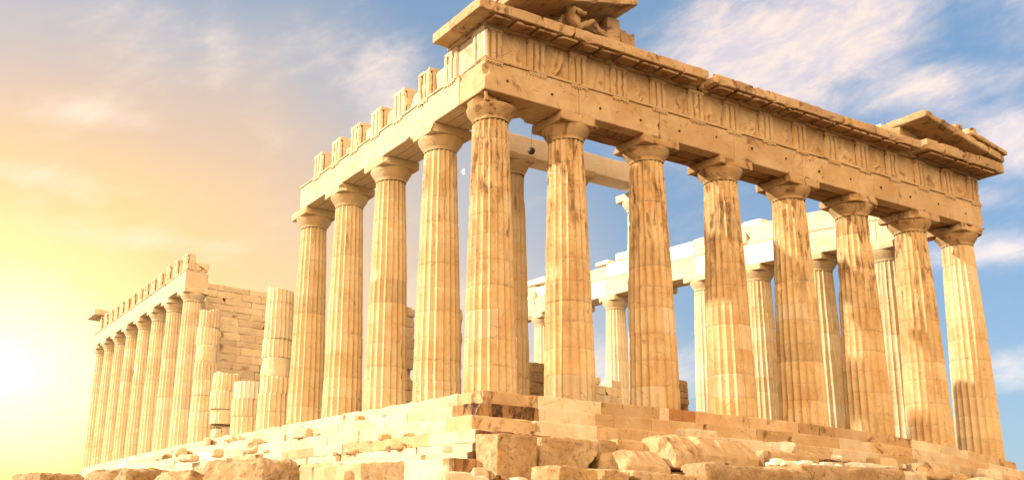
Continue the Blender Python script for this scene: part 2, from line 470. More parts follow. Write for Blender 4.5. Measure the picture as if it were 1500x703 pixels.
def column(x, y, mat, seed, H=10.43, rb=1.0, rt=.71, north=False, cap=True, res=6, dmg=.3, z0=0., capmat=None, ab=.96, abd=(1, .22), parent=temple, drums=11, fresh_p=.0, patch_p=.03):
    m = M(); hs = H - .86 if cap else H
    shaft(m, x, y, z0, hs, rb, rt, seed, s=res, dmg=dmg, drums=drums, fresh_p=fresh_p, patch_p=patch_p, broken=not cap)
    o = m.build("column", mat, parent, (x, y, z0), north=north)
    if cap:
        z = z0 + hs
        m = M(); k = max(rt / .74, .97) if rt > .7 else rt / .74
        pr = [(rt - .01, z + .0), (rt, z + .06), (rt + .015, z + .08), (rt + .0, z + .1), (rt + .03, z + .14), (rt + .06, z + .17), (rt + .13 * k, z + .26), (rt + .2 * k, z + .36),
              (rt + .25 * k, z + .44), (rt + .265 * k, z + .49), (rt + .24 * k, z + .52), (.3, z + .522)]
        lathe(m, x, y, pr, 60, seed, .02, dmg * .7, tone=.45)
        c = m.build("capital", capmat or mat, o, (x, y, z), north=north)
        m = M(); a = ab * k if rt < .68 else ab
        blk(m, (x - a, y - a, z + .515), (x + a, y + a, z + .86), .02, .05 + .06 * dmg, .3, bites=int(abd[0]), bite=abd[1], tone=.45, seed=seed + 900)
        m.build("abacus", capmat or mat, o, (x, y, z + .5), north=north)
    return o


# steps: rows of blocks round the south and east sides, thinner behind
def row(m, a, b, fixed, z0, z1, axis, depth, seed, lens=(1.2, 2.1), chip=.05, rough=.015, bites=.4, bite=.2, mats=(0,), wts=None, skip=0., jog=.02, fresh=.05):
    r = random.Random(seed); t = a
    while t < b - .01:
        L = min(r.uniform(*lens), b - t)
        if b - t - L < .5: L = b - t
        if r.random() >= skip:
            j = r.uniform(-jog, jog); h = r.uniform(-jog, jog) * .4
            lo = [0, 0, z0]; hi = [0, 0, z1 + min(h, 0)]
            lo[axis] = t + .004; hi[axis] = t + L - .004
            o = 1 - axis; lo[o] = fixed + j; hi[o] = fixed + depth + j
            blk(m, lo, hi, rough, chip, .3, bites=int(r.random() < bites) + int(r.random() < bites * .4) + int(bites > 1) * 2, bite=bite, mi=r.choices(mats, wts)[0],
                seed=seed * 131 + int(t * 10), fresh=1. if r.random() < fresh else 0.)
        t += L


STEP_MATS = [M_PALE, M_BLK, M_DARK, M_RED, M_NEW, M_CAP]
for k in range(3):
    off = -.70 * k; z1 = -.552 * k; z0 = z1 - .552
    m = M()
    # east front
    xs = off
    r = random.Random(40 + k)
    t = off
    special = {(1, 0): 2}
    i = 0
    while t < 30.88 - off - .01:
        L = min(r.uniform(1.9, 3.0), 30.88 - off - t)
        if 30.88 - off - t - L < .6: L = 30.88 - off - t
        if (k, i) == (1, 0): L = 2.6
        mi = special.get((k, i), r.choices((1, 0, 5), (.58, .12, .30))[0])
        if k == 0 and t < 8.75 < t + L + .5: L = 8.75 - t
        elif k == 0 and abs(t - 8.75) < .01: L = 1.35; mi = 3
        if k == 2 and i % 4 == 2: mi = 1
        blk(m, (t + .004, off, z0 + .002), (t + L - .004, off + 1.6, z1), .022, .06, .2, bites=1 + int(r.random() < .5) + int(r.random() < .3), bite=.2, mi=mi, seed=7000 + k * 100 + i)
        t += L; i += 1
    row(m, off + 1.6, 69.5 - off, off, z0 + .002, z1, 1, 1.6, 60 + k, chip=.12, rough=.06, bites=.7, bite=.3, mats=(0, 4), wts=(.97, .03), skip=.0, jog=.02, lens=(2.2, 4.2), fresh=0)
    row(m, off + 1.6, 69.5 - off, 30.88 - off, z0 + .002, z1, 1, -1.6, 70 + k, chip=.05, mats=(0, 1), bites=.1, lens=(3, 6))
    m.build("step", STEP_MATS, temple)
# platform inside the kerb of the top step
m = M(); V = []
gx = np.linspace(1.5, 29.4, 30); gy = np.linspace(1.5, 69.4, 60); X, Y = np.meshgrid(gx, gy, indexing='ij')
m.add(np.stack([X, Y, X * 0 - .006], -1), grid_quads(30, 60)[:, ::-1])
m.build("platform", M_FLOOR, temple)

# foundation courses under the steps
FM = [M_PALE, M_BLK, M_DARK, M_ROCK]
for k, (off, z1, h, wts) in enumerate([(-1.75, -1.66, .42, (.7, .1, 0, .2)), (-1.85, -2.09, .30, (.75, .1, 0, .15)), (-2.05, -2.40, .26, (.75, .1, 0, .15)),
                                       (-3.0, -2.67, .75, (.6, .05, 0, .35)), (-3.5, -3.43, 1.2, (.5, .1, 0, .4))]):
    m = M()
    row(m, -2.1 if k < 3 else -2.5, 69.5, off, z1 - h, z1 - .004, 1, 2.2, 80 + k, lens=(2.2, 4.6) if k < 3 else (1.8, 3.4), chip=.05 if k < 3 else .14, rough=.035 if k < 3 else .07,
        bites=.9, bite=.34, mats=(0, 1, 3), wts=(.74, .26, 0) if k < 3 else (.2, .4, .4), skip=.0, jog=.025 if k < 3 else .12, fresh=.0)
    if k < 4: row(m, off + .03, 1.2, -2.32 - .03 * k - (.4 if k == 3 else 0), z1 - h, z1 - .01, 0, .3, 190 + k, lens=(.5, 1.1), chip=.07, rough=.05, bites=.5, mats=(2, 1), wts=(.75, .25), jog=.05)
    row(m, off + 2.3, 33, -2.0 - .05 * k, z1 - h, z1 - .004, 0, 2.0, 90 + k, lens=(.7, 1.6), chip=.08, rough=.04, bites=.5, mats=(2, 1), wts=(.7, .3) if k < 3 else (.2, .8), jog=.06)
    m.build("foundation_course", FM, temple)

# ---- columns
corner = None
for i, x in enumerate(XS):
    column(x, 1.01, M_COLC if i == 7 else M_COLS, 11 + i, ab=.80 if i == 0 else .96, dmg=[.45, .3, .38, .28, .25, .3, .25, .2][i], res=6, capmat=M_CAP, abd=[(9, .45), (1, .22), (2, .2), (1, .2), (2, .3), (3, .3), (3, .35), (3, .3)][i], patch_p=.07)
for i in range(1, 5): column(1.01, YS[i], M_COLC, 31 + i, dmg=.28, abd=(2, .22), patch_p=.05)
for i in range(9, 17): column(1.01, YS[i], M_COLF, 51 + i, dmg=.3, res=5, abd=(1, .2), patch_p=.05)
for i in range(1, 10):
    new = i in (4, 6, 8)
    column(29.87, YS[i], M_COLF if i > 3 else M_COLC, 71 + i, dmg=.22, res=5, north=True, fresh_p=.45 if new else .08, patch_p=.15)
# inner porch
PX = [5.54, 9.0]
for i, x in enumerate(PX): column(x, 5.9, M_COLC, 91 + i, H=10.0, z0=.7, rb=.80, rt=.62, dmg=.4, res=5)
column(13.25, 5.9, M_NEW, 95, H=9.75, z0=.7, rb=.80, rt=.62, dmg=.15, res=5)
column(19.15, 5.9, M_COLC, 97, H=6.9, z0=.7, rb=.80, rt=.68, dmg=.3, res=5, cap=False, drums=7)

# ---- beams
def regulae(tn, cs, axis, face, z):
    for c in cs:
        m = M(); lo = [0, 0, z - .085]; hi = [0, 0, z - .004]; o = 1 - axis
        lo[axis] = c - .42; hi[axis] = c + .42; lo[o] = face - .055; hi[o] = face + .03
        blk(m, lo, hi, .006, .02, .4)
        for g in range(6):
            if RNG.random() < .15: continue
            p = c - .35 + g * .14; l2 = [0, 0, z - .145]; h2 = [0, 0, z - .08]
            l2[axis] = p - .035; h2[axis] = p + .035; l2[o] = face - .05; h2[o] = face + .03
            blk(m, l2, h2, .003, .015, .4)
        m.build("regula", M_BLK if axis == 0 else M_PALE, tn, (c if axis == 0 else face, face if axis == 0 else c, z))


TE = [.53, 2.615] + [4.70 + 2.148 * i for i in range(0, 11)] + [28.265, 30.35]
jo = [F] + XS[1:7] + [30.88 - F]
for i in range(7):
    m = M(); a, b = jo[i] + .006, jo[i + 1] - .006
    br = RNG.uniform(.4, .6)
    if i == 0: blk(m, (a, F, 10.432), (b, F + 1.78, 11.68), .02, .07, .2, bites=4, bite=.25, tone=br)
    else:
        blk(m, (a, F, 10.432), (b, F + .57, 11.68), .02, .06, .2, bites=4, bite=.2, tone=br)
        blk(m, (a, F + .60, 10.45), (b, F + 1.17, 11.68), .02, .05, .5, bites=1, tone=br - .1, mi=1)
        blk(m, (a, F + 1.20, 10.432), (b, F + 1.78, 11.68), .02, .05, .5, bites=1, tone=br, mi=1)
    bo = m.build("architrave_beam", [M_BLK, M_BEAM_SHADE], temple)
    for hx in (a + 1.05, a + 3.2):
        if hx > b - .4: continue
        hz = 11.1 + RNG.uniform(-.15, .15); hr = RNG.uniform(.045, .07); th = np.arange(10) / 10 * 2 * math.pi
        m = M(); ring = lambda rr, yy: np.stack([hx + rr * np.cos(th), th * 0 + yy, hz + rr * np.sin(th)], -1)
        m.add(np.stack([ring(hr, F + .05), ring(hr, F - .024), ring(hr * .8, F - .028), ring(.002, F - .028)]), grid_quads(4, 10, True))  # proud dark disc, its colour stands in for the shade inside a hole
        m.build("dowel_shade_disc", M_HOLE_SHADE, bo, (hx, F, hz))
m = M()
for i in range(7): blk(m, (jo[i] + .004, F - .055, 11.684), (jo[i + 1] - .004, F + 1.5, 11.776), .008, .03, .3, bites=2, bite=.07)
tn = m.build("taenia", M_BLK, temple); regulae(tn, TE, 0, F, 11.684)

TS = [2.6] + [4.70 + 2.1465 * i for i in range(0, 6)]
js = [F + 1.8, YS[1], YS[2], YS[3], 17.55]
for i in range(4):
    m = M(); a, b = js[i] + .006, js[i + 1] - .006
    for o_, w in ((F, .57), (F + .6, .57), (F + 1.2, .58)): blk(m, (o_, a, 10.432), (o_ + w, b, 11.68), .016, .05, .25, bites=2, bite=.16, tone=.55)
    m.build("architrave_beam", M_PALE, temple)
m = M(); blk(m, (F, F + .01, 10.434), (F + .3, F + 1.78, 11.68), .012, .05, .25, bites=2, bite=.2) if False else None
for i in range(4): blk(m, (F - .055, js[i] + .004, 11.684), (F + 1.5, js[i + 1] - .004, 11.776), .008, .03, .3, bites=4, bite=.09)
tn = m.build("taenia", M_PALE, temple); regulae(tn, TS, 1, F, 11.684)

jw = [YS[9] - .7] + YS[10:16] + [69.39]
for i in range(7):
    m = M(); a, b = jw[i] + .006, jw[i + 1] - .006
    blk(m, (F, a, 10.432), (F + 1.78, b, 11.68), .02, .06, .4, bites=2, bite=.2, tone=.55)
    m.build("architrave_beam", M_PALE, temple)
m = M()
for i in range(7): blk(m, (F - .055, jw[i] + .004, 11.684), (F + 1.5, jw[i + 1] - .004, 11.776), .008, .03, .5, bites=2, bite=.09)
m.build("taenia", M_PALE, temple)


# ---- frieze
def triglyph(c, axis, face, mat, parent, depth=.22, dmg=1, ztop=13.13, z0=11.78, seed=0, band=1):
    w = .84 if band else 1.0; m = M(); o = 1 - axis
    u = np.array([0, .07, .07, .21, .28, .28, .35, .49, .56, .56, .63, .77, .77, .84]); 
    prof = [(0, .11), (.06, .0), (.215, 0), (.235, .17), (.305, .17), (.325, 0), (.515, 0), (.535, .17), (.605, .17), (.625, 0), (.78, 0), (.84, .11)]
    zs = np.linspace(z0 + .004, ztop - .17, 10)
    U = np.array([p[0] for p in prof]) * (w / .84); Dp = np.array([p[1] for p in prof])
    UU, ZZ = np.meshgrid(U, zs); DD = np.repeat(Dp[None], len(zs), 0)
    DD[-1] *= 0.15
    P = np.stack([UU + seed, ZZ, DD], -1)
    DD = DD + np.clip((fbm(P, 2.5, seed, 3) - .6) / .1, 0, 1) * .05 * dmg + fbm(P, 6, seed, 2) * .012
    def emit(A, Dd, Z):
        V = np.zeros(A.shape + (3,)); V[..., axis] = c - w / 2 + A; V[..., o] = face + Dd; V[..., 2] = Z
        return V
    q = grid_quads(len(zs), len(U))
    m.add(emit(UU, DD, ZZ), q if axis == 0 else q[:, ::-1], tone=.5)
    # plain band on top, cheeks and back
    lo = [0, 0, ztop - .168]; hi = [0, 0, ztop - .006]; lo[axis] = c - w / 2 + (-.005 if band else .012); hi[axis] = c + w / 2 + (.005 if band else -.012); lo[o] = face + (-.012 if band else .012); hi[o] = face + depth
    blk(m, lo, hi, .006, .03, .4, bites=1, bite=.1)
    lo = [0, 0, z0 + .004]; hi = [0, 0, ztop - .17]; lo[axis] = c - w / 2 + .002; hi[axis] = c + w / 2 - .002; lo[o] = face + .19; hi[o] = face + depth
    blk(m, lo, hi, .006, .02, .5)
    org = [0, 0, z0]; org[axis] = c; org[o] = face
    return m.build("triglyph", mat, parent, org, smooth=20)


def metope(c0, c1, face, parent, seed):
    r = random.Random(seed); nx, nz = 40, 40
    X, Z = np.meshgrid(np.linspace(c0, c1, nx), np.linspace(11.784, 13.126, nz))
    u = (X - c0) / (c1 - c0); v = (Z - 11.78) / 1.34
    h = np.zeros_like(u)
    def cap(ax, ay, bx, by, ra, rb, dep):
        nonlocal h
        t = np.clip(((u - ax) * (bx - ax) + (v - ay) * (by - ay)) / ((bx - ax) ** 2 + (by - ay) ** 2 + 1e-6), 0, 1)
        d = np.hypot(u - ax - t * (bx - ax), v - ay - t * (by - ay)); rr = ra + (rb - ra) * t
        h = np.maximum(h, dep * np.sqrt(np.clip(1 - (d / rr) ** 2, 0, 1)))
    for f in range(r.choice((1, 2, 2))):
        bx = r.uniform(.28, .72); lean = r.uniform(-.25, .25); d = r.uniform(.10, .17)
        cap(bx, .38, bx + lean * .8, .74, .11, .13, d)
        for _ in range(2): 
            kx = bx + r.uniform(-.25, .25); cap(bx, .4, kx, .22, .08, .06, d); cap(kx, .22, kx + r.uniform(-.2, .1), .02, .06, .045, d * .9)
        if r.random() < .7: ax = bx + lean * .8; ex = ax + r.uniform(-.35, .35); cap(ax, .7, ex, r.uniform(.45, .85), .05, .04, d * .8)
        if r.random() < .4: cap(bx + lean, .86, bx + lean, .89, .07, .07, d)
    P = np.stack([X + seed * 7, Z * 0 + face, Z], -1)
    wear = np.clip((fbm(P, 1.8, seed, 3) - .38) / .2, 0, 1)
    Y = face + .13 - h * (1 - .7 * wear) + (fbm(P, 5, seed, 3) - .5) * .035
    m = M(); m.add(np.stack([X, Y, Z], -1), grid_quads(nz, nx), tone=r.uniform(.35, .6))
    m.build("metope", M_BLK, parent, ((c0 + c1) / 2, face, 11.78), smooth=50)


m = M()
blk(m, (F + .30, F + .30, 11.78), (30.88 - F - .04, F + 1.6, 13.12), .01, .04, 1.2)
fr = m.build("frieze", M_BLK, temple)
for i, c in enumerate(TE): triglyph(c, 0, F - .01, M_BLK, fr, depth=.36, seed=300 + i)
for i in range(14): metope(TE[i] + .425, TE[i + 1] - .425, F, fr, 400 + i)
m = M(); blk(m, (F + .12, F + .32, 11.782), (F + .9, 2.2, 13.122), .012, .05, .4, tone=.6)
fs = m.build("frieze", M_PALE, temple)
triglyph(.56, 1, F - .01, M_PALE, fs, depth=.24, seed=330)
m = M(); blk(m, (F - .02, F - .02, 11.80), (F + .13, F + .13, 13.0), .02, .05, .2, bites=2, bite=.12, tone=.8)
m.build("corner_patch", M_NEW, fs, (F, F, 11.8))
for i, c in enumerate(TS):
    triglyph(c, 1, F - .01, M_PALE, fs, depth=.85, seed=340 + i, dmg=1.2, band=0, ztop=13.13 - [0, 0, .05, .12, .1, .1, .15][i])
for i in range(len(TS) - 1):
    h = [1.1, .85, .95, .8, .6, .5][i]; a, b = TS[i] + .51, TS[i + 1] - .51
    m = M(); blk(m, (F + .30, a, 11.78), (F + .72, b, 11.78 + h), .03, .12, .25, bites=3, bite=.35)
    m.build("metope", M_PALE, fs, (F, a, 11.78))
m = M(); blk(m, (F + .5, jw[0] + .1, 11.78), (F + 1.5, 69.3, 12.45), .05, .1, .4, bites=9, bite=.2)
fw = m.build("frieze", M_PALE, temple)
for i in range(15):
    c = YS[9] + .1 + i * 2.1465
    if c > 69.1: break
    triglyph(c if i else c - .35, 1, F - .01, M_PALE, fw, depth=.7, seed=360 + i, dmg=1.2, band=0, ztop=13.13 - RNG.uniform(0, .15))
m = M(); blk(m, (F + .9, jw[0] - .02, 11.78), (F + 1.75, jw[0] + .7, 12.5), .08, .25, .2, bites=4, bite=.35)
m.build("frieze_block", M_PALE, fw, (F + 1, jw[0], 11.78))


# ---- cornice
def cornice(lo, hi, cs, axis, face, mat, top=13.74, bot=13.135, proj=.78, seed=0, chip=.06, inner=1.3, bites=3, end=None):
    o = 1 - axis; m = M(); L = []
    t = lo; r = random.Random(seed)
    while t < hi - .01:
        ln = min(r.uniform(1.1, 1.7), hi - t)
        if hi - t - ln < .5: ln = hi - t
        tp = top - r.uniform(0, .05)
        l = [0, 0, bot + .15]; h = [0, 0, tp]; l[axis] = t + .004; h[axis] = t + ln - .004; l[o] = face - proj + r.uniform(0, .02); h[o] = face + inner
        blk(m, l, h, .02, chip, .22, bites=bites, bite=.14, seed=seed + int(t * 10) + 77)
        t += ln
    l = [0, 0, bot]; h = [0, 0, bot + .149]; l[axis] = max(lo, end[0] if end else lo); h[axis] = min(hi, end[1] if end else hi); l[o] = face - .06; h[o] = face + inner - .02
    blk(m, l, h, .01, .04, .4)
    oo = m.build("cornice", mat, temple)
    for c in cs:
        if c - .43 < lo - .01 or c + .43 > hi + .01: continue
        m = M(); l = [0, 0, bot + .045]; h = [0, 0, bot + .149]; l[axis] = c - .43; h[axis] = c + .43; l[o] = face - proj + .07; h[o] = face - .065
        def tilt(P, ax=o):
            P = P.copy(); P[:, 2] -= np.clip((face - P[:, ax]), 0, 1) * .10; return P
        blk(m, l, h, .01, .035, .25, bites=2, bite=.1, fn=tilt)
        org = [0, 0, bot]; org[axis] = c; org[o] = face
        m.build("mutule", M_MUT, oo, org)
    return oo


MU = sorted(TE + [(TE[i] + TE[i + 1]) / 2 for i in range(14)])
G0, G1, G2 = 11.15, 11.45, 25.2
cornice(-.67, G0, MU, 0, F, M_CORN, seed=501, end=(F, 99))
cornice(G1, G2, MU, 0, F, M_CORN, seed=541, bites=5, top=13.72)
cornice(G2 + .25, 31.55, MU, 0, F, M_CORN, seed=561, top=13.86, bot=13.16, end=(0, 30.8), proj=.9)
m = M(); blk(m, (G0 + .02, -.15, 13.14), (G1 - .02, 1.0, 13.5), .05, .1, .15, bites=2); m.build("cornice", M_CORN, temple)
cornice(1.42, 2.75, [1.58, 2.6], 1, F, M_BLK, seed=581, inner=1.0)
# north-west end of the south side, far left
m = M(); blk(m, (F - .75, 66.6, 13.3), (F + 1.6, 70.1, 13.85), .03, .1, .4, bites=3); blk(m, (F - .06, 66.8, 13.135), (F + 1.6, 69.4, 13.298), .03, .06, .6)
m.build("cornice", M_PALE, temple)

# ---- gable: sloping cornice and wall blocks that are left at both ends
SL = .238
def raking(x0, x1, zb, mat, th=.42, y0=-.70, y1=1.25, seed=0, sgn=1, SL=SL, lens=(1.1, 1.7), chip=.06):
    m = M(); t = x0; r = random.Random(seed)
    def sh(P):
        P = P.copy(); P[:, 2] += sgn * SL * (P[:, 0] - (x0 if sgn > 0 else x1)); return P
    while t < x1 - .01:
        ln = min(r.uniform(*lens), x1 - t)
        if x1 - t - ln < .5: ln = x1 - t
        blk(m, (t + .005, y0, zb), (t + ln - .005, y1, zb + th), .02, chip, .22, bites=2, bite=.16, fn=sh, seed=seed + int(t * 10))
        t += ln
    return m.build("raking_cornice", mat, temple)


raking(.9, 7.25, 14.157, M_CORN, seed=601, th=.34)
raking(.85, 6.2, 14.50, M_CORN, seed=621, th=.16, y0=-.82)
m = M()
for i, (a, b) in enumerate(((1.4, 2.9), (2.91, 4.6), (4.61, 6.1))):
    zt = 13.76 + SL * (a + .6) - .04
    def cl(P, a=a):
        P = P.copy(); lim = 13.80 + SL * (P[:, 0] + .6) - .01; P[:, 2] = np.minimum(P[:, 2], lim); return P
    blk(m, (a, .75, 13.745), (b, 1.2, 15.4), .02, .05, .3, fn=cl)
m.build("gable_wall", M_CORN, temple)
m = M(); blk(m, (6.35, .2, 13.75), (7.05, 1.2, 15.35), .02, .05, .25, fn=lambda P: np.c_[P[:, :2], np.minimum(P[:, 2], 13.79 + SL * (P[:, 0] + .6))])
blk(m, (7.07, .25, 13.745), (7.9, 1.2, 15.0), .03, .08, .2, bites=2); blk(m, (7.92, .3, 13.745), (8.15, 1.2, 14.3), .03, .08, .2, bites=2)
m.build("gable_wall", M_CORN, temple)
# north-east end
raking(25.5, 31.6, 13.86, M_CORN, SL=.19, seed=641, sgn=-1, th=.38, y0=-.85, lens=(.9, 1.9), chip=.12)
raking(29.0, 31.75, 14.27, M_CORN, SL=.19, seed=651, sgn=-1, th=.24, y0=-.92, chip=.1, lens=(.6, 1.0))
m = M(); blk(m, (25.6, .6, 13.74), (29.6, 1.3, 15.2), .03, .06, .3, fn=lambda P: np.c_[P[:, :2], np.minimum(P[:, 2], 13.85 + .19 * (31.6 - P[:, 0]))])
m.build("gable_wall", M_CORN, temple)

m = M(); blk(m, (24.0, .5, 13.745), (25.45, 1.4, 14.75), .03, .08, .2, bites=2, bite=.3); m.build("gable_block", M_PALE, temple)
m = M(); blk(m, (28.0, -.75, 14.95), (28.5, -.1, 15.25), .05, .1, .1, bites=2, bite=.2); blk(m, (29.2, -.8, 14.95), (29.75, .0, 15.3), .05, .1, .1, bites=2, bite=.2); m.build("gable_block", M_CORN, temple)
# ---- north flank beam, seen through the front columns
jn = [1.95] + YS[1:11]
jn[-1] = YS[9] + 1.4
for i in range(len(jn) - 1):
    m = M(); a, b = jn[i] + .006, jn[i + 1] - .006
    blk(m, (29.0, a, 10.432), (30.77, b, 11.75), .012, .05, .5, bites=1, tone=.8)
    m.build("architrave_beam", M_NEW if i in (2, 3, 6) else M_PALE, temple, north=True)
    m = M(); blk(m, (29.03, a, 11.79), (30.6, b, 12.95 - (.0 if i < 4 else RNG.uniform(0, .3))), .02, .07, .4, bites=3, bite=.25, tone=.85)
    m.build("frieze_backing", M_NEW if i in (0, 4, 5, 7) else M_PALE, temple, north=True)
for (a, b, h) in ((22.5, 25.2, .55), (26.0, 27.4, .3), (33.5, 36, .5), (38.0, 39.4, .35), (12.2, 14.0, .35)):
    m = M(); blk(m, (29.1, a, 12.96), (30.5, b, 12.96 + h), .02, .07, .3, bites=2); m.build("frieze_block", M_NEW, temple, north=True)

# ---- inner porch beam, steps and remains of the inner walls
m = M()
for a, b in ((4.75, 8.98), (9.0, 12.9)):
    blk(m, (a, 5.35, 10.705), (b - .01, 6.4, 11.7), .02, .07, .25, bites=4, bite=.2, tone=.8)
m.build("architrave_beam", M_NEW, temple)
for k in range(2):
    m = M(); row(m, 4.4 + .35 * k, 26.4 - .35 * k, 4.8 + .4 * k, .35 * k, .35 * (k + 1), 0, 2.0, 150 + k, mats=(0,)); m.build("porch_step", M_BLK, temple)


def wall(m, x0, x1, y0, y1, z0, z1, seed, h=(.42, .56), lens=(.9, 1.6), ragged=.8, axis=0, mats=(0,), wts=None):
    r = random.Random(seed); z = z0
    while z < z1:
        hh = r.uniform(*h); a, b = (x0, x1) if axis == 0 else (y0, y1); t = a; k = r.random() * .5
        while t < b - .01:
            L = min(r.uniform(*lens) * (.6 if t == a and k > .25 else 1), b - t)
            if b - t - L < .35: L = b - t
            if z < z1 - ragged * 1.3 or r.random() < .72:
                j = r.uniform(-.03, .03)
                l, q = ([t, y0 + j, z], [t + L - .006, y1, z + hh - .005]) if axis == 0 else ([x0 + j, t, z], [x1, t + L - .015, z + hh - .012])
                blk(m, l, q, .05, .06, .25, bites=int(r.random() < .6), bite=.3, mi=r.choices(mats, wts)[0], seed=seed * 57 + int(t * 10) + int(z * 100))
            t += L
        z += hh


m = M(); wall(m, 3.9, 9.9, 45.0, 46.3, 0, 12.45, 160, h=(.42, .62), lens=(1.2, 2.6), ragged=.4)
m.build("cella_wall", M_PALE, temple)
for (x0, x1, y0, y1, z1, sd) in ((4.6, 5.15, 13.6, 14.8, 5.1, 171), (4.0, 4.5, 8.2, 9.4, 4.6, 172)):
    m = M(); wall(m, x0, x1, y0, y1, 0, z1, sd, ragged=.3); m.build("wall_stub", M_PALE, temple)
m = M(); wall(m, 11.5, 13.6, 13, 14, 0, 3.5, 175, ragged=.9); m.build("wall_stub", M_ROCK, temple)
m = M(); wall(m, 21.0, 22.2, 12, 13, 0, 3.5, 176, ragged=.5, h=(.3, .4), lens=(.4, .8)); m.build("wall_stub", M_ROCK, temple)
m = M(); wall(m, 22.3, 24.6, 20, 21, 0, 4.4, 177, ragged=.5); m.build("wall_stub", M_PALE, temple)

# ------------------------------------------------------------------ broken columns standing free on the platform
def broken_column(x, y, spec, label, seed, H, mats=None):
    root = empty("broken_column", warp(np.array([x, y, 0.])))
    z = 0; r = random.Random(seed)
    for i, (h, kind) in enumerate(spec):
        m = M(); t0 = z / 9.57; t1 = (z + h) / 9.57
        if kind == 'block':
            for q in range(3):
                a = r.uniform(-.9, -.1); b = a + r.uniform(.7, 1.1); c = r.uniform(-.9, 0); d = c + r.uniform(.7, 1.0)
                blk(m, (x + a, y + c, z), (x + b, y + d, z + h * r.uniform(.6, 1)), .04, .12, .2, bites=2)
            m.build("rubble_block", M_PALE, root, (x, y, z))
        else:
            shaft(m, x + r.uniform(-.05, .05), y + r.uniform(-.05, .05), z + .004, h - .006, .99, .71, seed + i, s=5, drums=1, t0=t0, t1=t1, dmg={'ok': .25, 'worn': 1.2, 'new': 0.}[kind], arris=.02,
                  broken=(i == len(spec) - 1 and kind != 'new'), fresh_p=0, patch_p=0)
            m.build("drum", M_NEW if kind == 'new' else M_COLF, root, (x, y, z))
        z += h
    tag(root, label, "broken column", "broken columns on the south side")
    return root


broken_column(1.01, YS[5], [(.9, 'ok'), (.95, 'ok'), (.85, 'ok'), (1.0, 'worn'), (.95, 'ok'), (1.0, 'ok'), (.9, 'ok'), (.95, 'ok')], "tall broken column with flat top next to the complete south columns", 201, 7.6)
broken_column(1.01, YS[6], [(1.0, 'ok'), (.95, 'ok'), (.95, 'new')], "shortest broken column, capped by a smooth new white drum", 211, 2.9)
broken_column(1.01, YS[7], [(.9, 'block'), (.85, 'worn'), (1.05, 'ok'), (1.2, 'ok')], "short broken column of stacked drums on rubble with one rounded worn drum", 221, 4.1)
broken_column(1.01, YS[8], [(1.0, 'ok'), (.95, 'ok'), (1.0, 'ok'), (.95, 'ok'), (1.1, 'ok'), (1.1, 'worn'), (1.1, 'ok'), (1.2, 'ok')], "tall capless column standing just in front of the far beamed row", 231, 8.4)

# ------------------------------------------------------------------ statue on the gable
def skin_figure(name, pts, edges, radii, mat, org, root=0):
    me = bpy.data.meshes.new(name); me.from_pydata([tuple(np.array(p) - org) for p in pts], edges, [])
    o = bpy.data.objects.new(name, me); COL.objects.link(o); place(o, np.array(org, float))
    sk = o.modifiers.new("skin", 'SKIN'); sk.use_smooth_shade = True
    for i, rr in enumerate(radii): me.skin_vertices[0].data[i].radius = (rr, rr) if not hasattr(rr, '__len__') else rr
    me.skin_vertices[0].data[root].use_root = True
    sb = o.modifiers.new("subdivision", 'SUBSURF'); sb.levels = sb.render_levels = 2
    tx = bpy.data.textures.new("weathering", 'CLOUDS'); tx.noise_scale = .22; tx.noise_depth = 4
    dp = o.modifiers.new("weathering", 'DISPLACE'); dp.texture = tx; dp.strength = .16; dp.texture_coords = 'GLOBAL'
    me.materials.append(mat)
    return o


def wz(x, y, z): return warp(np.array([x, y, z]))
sx, sy, sz = 4.35, -.2, 13.78
pts = [(sx, sy, sz + .28), (sx - .12, sy, sz + .55), (sx - .28, sy, sz + .88), (sx - .34, sy, sz + 1.05), (sx - .36, sy - .02, sz + 1.24),
       (sx - .22, sy - .30, sz + .92), (sx + .02, sy - .38, sz + .70), (sx + .25, sy - .34, sz + .85),
       (sx - .36, sy + .28, sz + .90), (sx - .55, sy + .36, sz + .55), (sx - .45, sy + .40, sz + .18),
       (sx + .05, sy - .17, sz + .24), (sx + .72, sy - .22, sz + .62), (sx + 1.15, sy - .22, sz + .14), (sx + 1.38, sy - .22, sz + .10),
       (sx + .05, sy + .17, sz + .24), (sx + .85, sy + .16, sz + .34), (sx + 1.55, sy + .12, sz + .48), (sx + 1.95, sy + .1, sz + .08)]
ed = [(0, 1), (1, 2), (2, 3), (3, 4), (2, 5), (5, 6), (6, 7), (2, 8), (8, 9), (9, 10), (0, 11), (11, 12), (12, 13), (13, 14), (0, 15), (15, 16), (16, 17), (17, 18)]
rad = [.26, .23, .27, .11, .15, .12, .09, .07, .12, .09, .07, .17, .13, .09, .06, .17, .14, .12, .07]
org = wz(sx, sy, sz - .03); dz = org[2] - (sz - .03)
pts = [(p[0], p[1], p[2] + dz) for p in pts]
st = skin_figure("reclining_statue", pts, ed, rad, M_CORN, org)
tag(st, "weathered marble statue reclining with bent knees inside the broken gable corner", "statue")

# ------------------------------------------------------------------ hanging lamp
p0 = np.array([5.84, 4.75, 12.70]); p1 = np.array([5.84, 4.75, 11.82])
lamp = empty("hanging_lamp", p1)
m = M(); lathe(m, p1[0], p1[1], [(.008, p1[2] + .12), (.008, p0[2] + .1)], 8); m.build("cord", plain("cord_black", (.02, .02, .02)), lamp, p1, deform=False)
m = M(); lathe(m, p1[0], p1[1], [(.0, p1[2] - .20), (.10, p1[2] - .17), (.16, p1[2] - .08), (.17, p1[2]), (.13, p1[2] + .09), (.06, p1[2] + .14), (0, p1[2] + .15)], 20)
m.build("lamp_body", plain("lamp_dark", (.05, .03, .02), .5), lamp, p1, deform=False)
tag(lamp, "small dark round lamp hanging on a cord from the inner porch beam", "lamp")

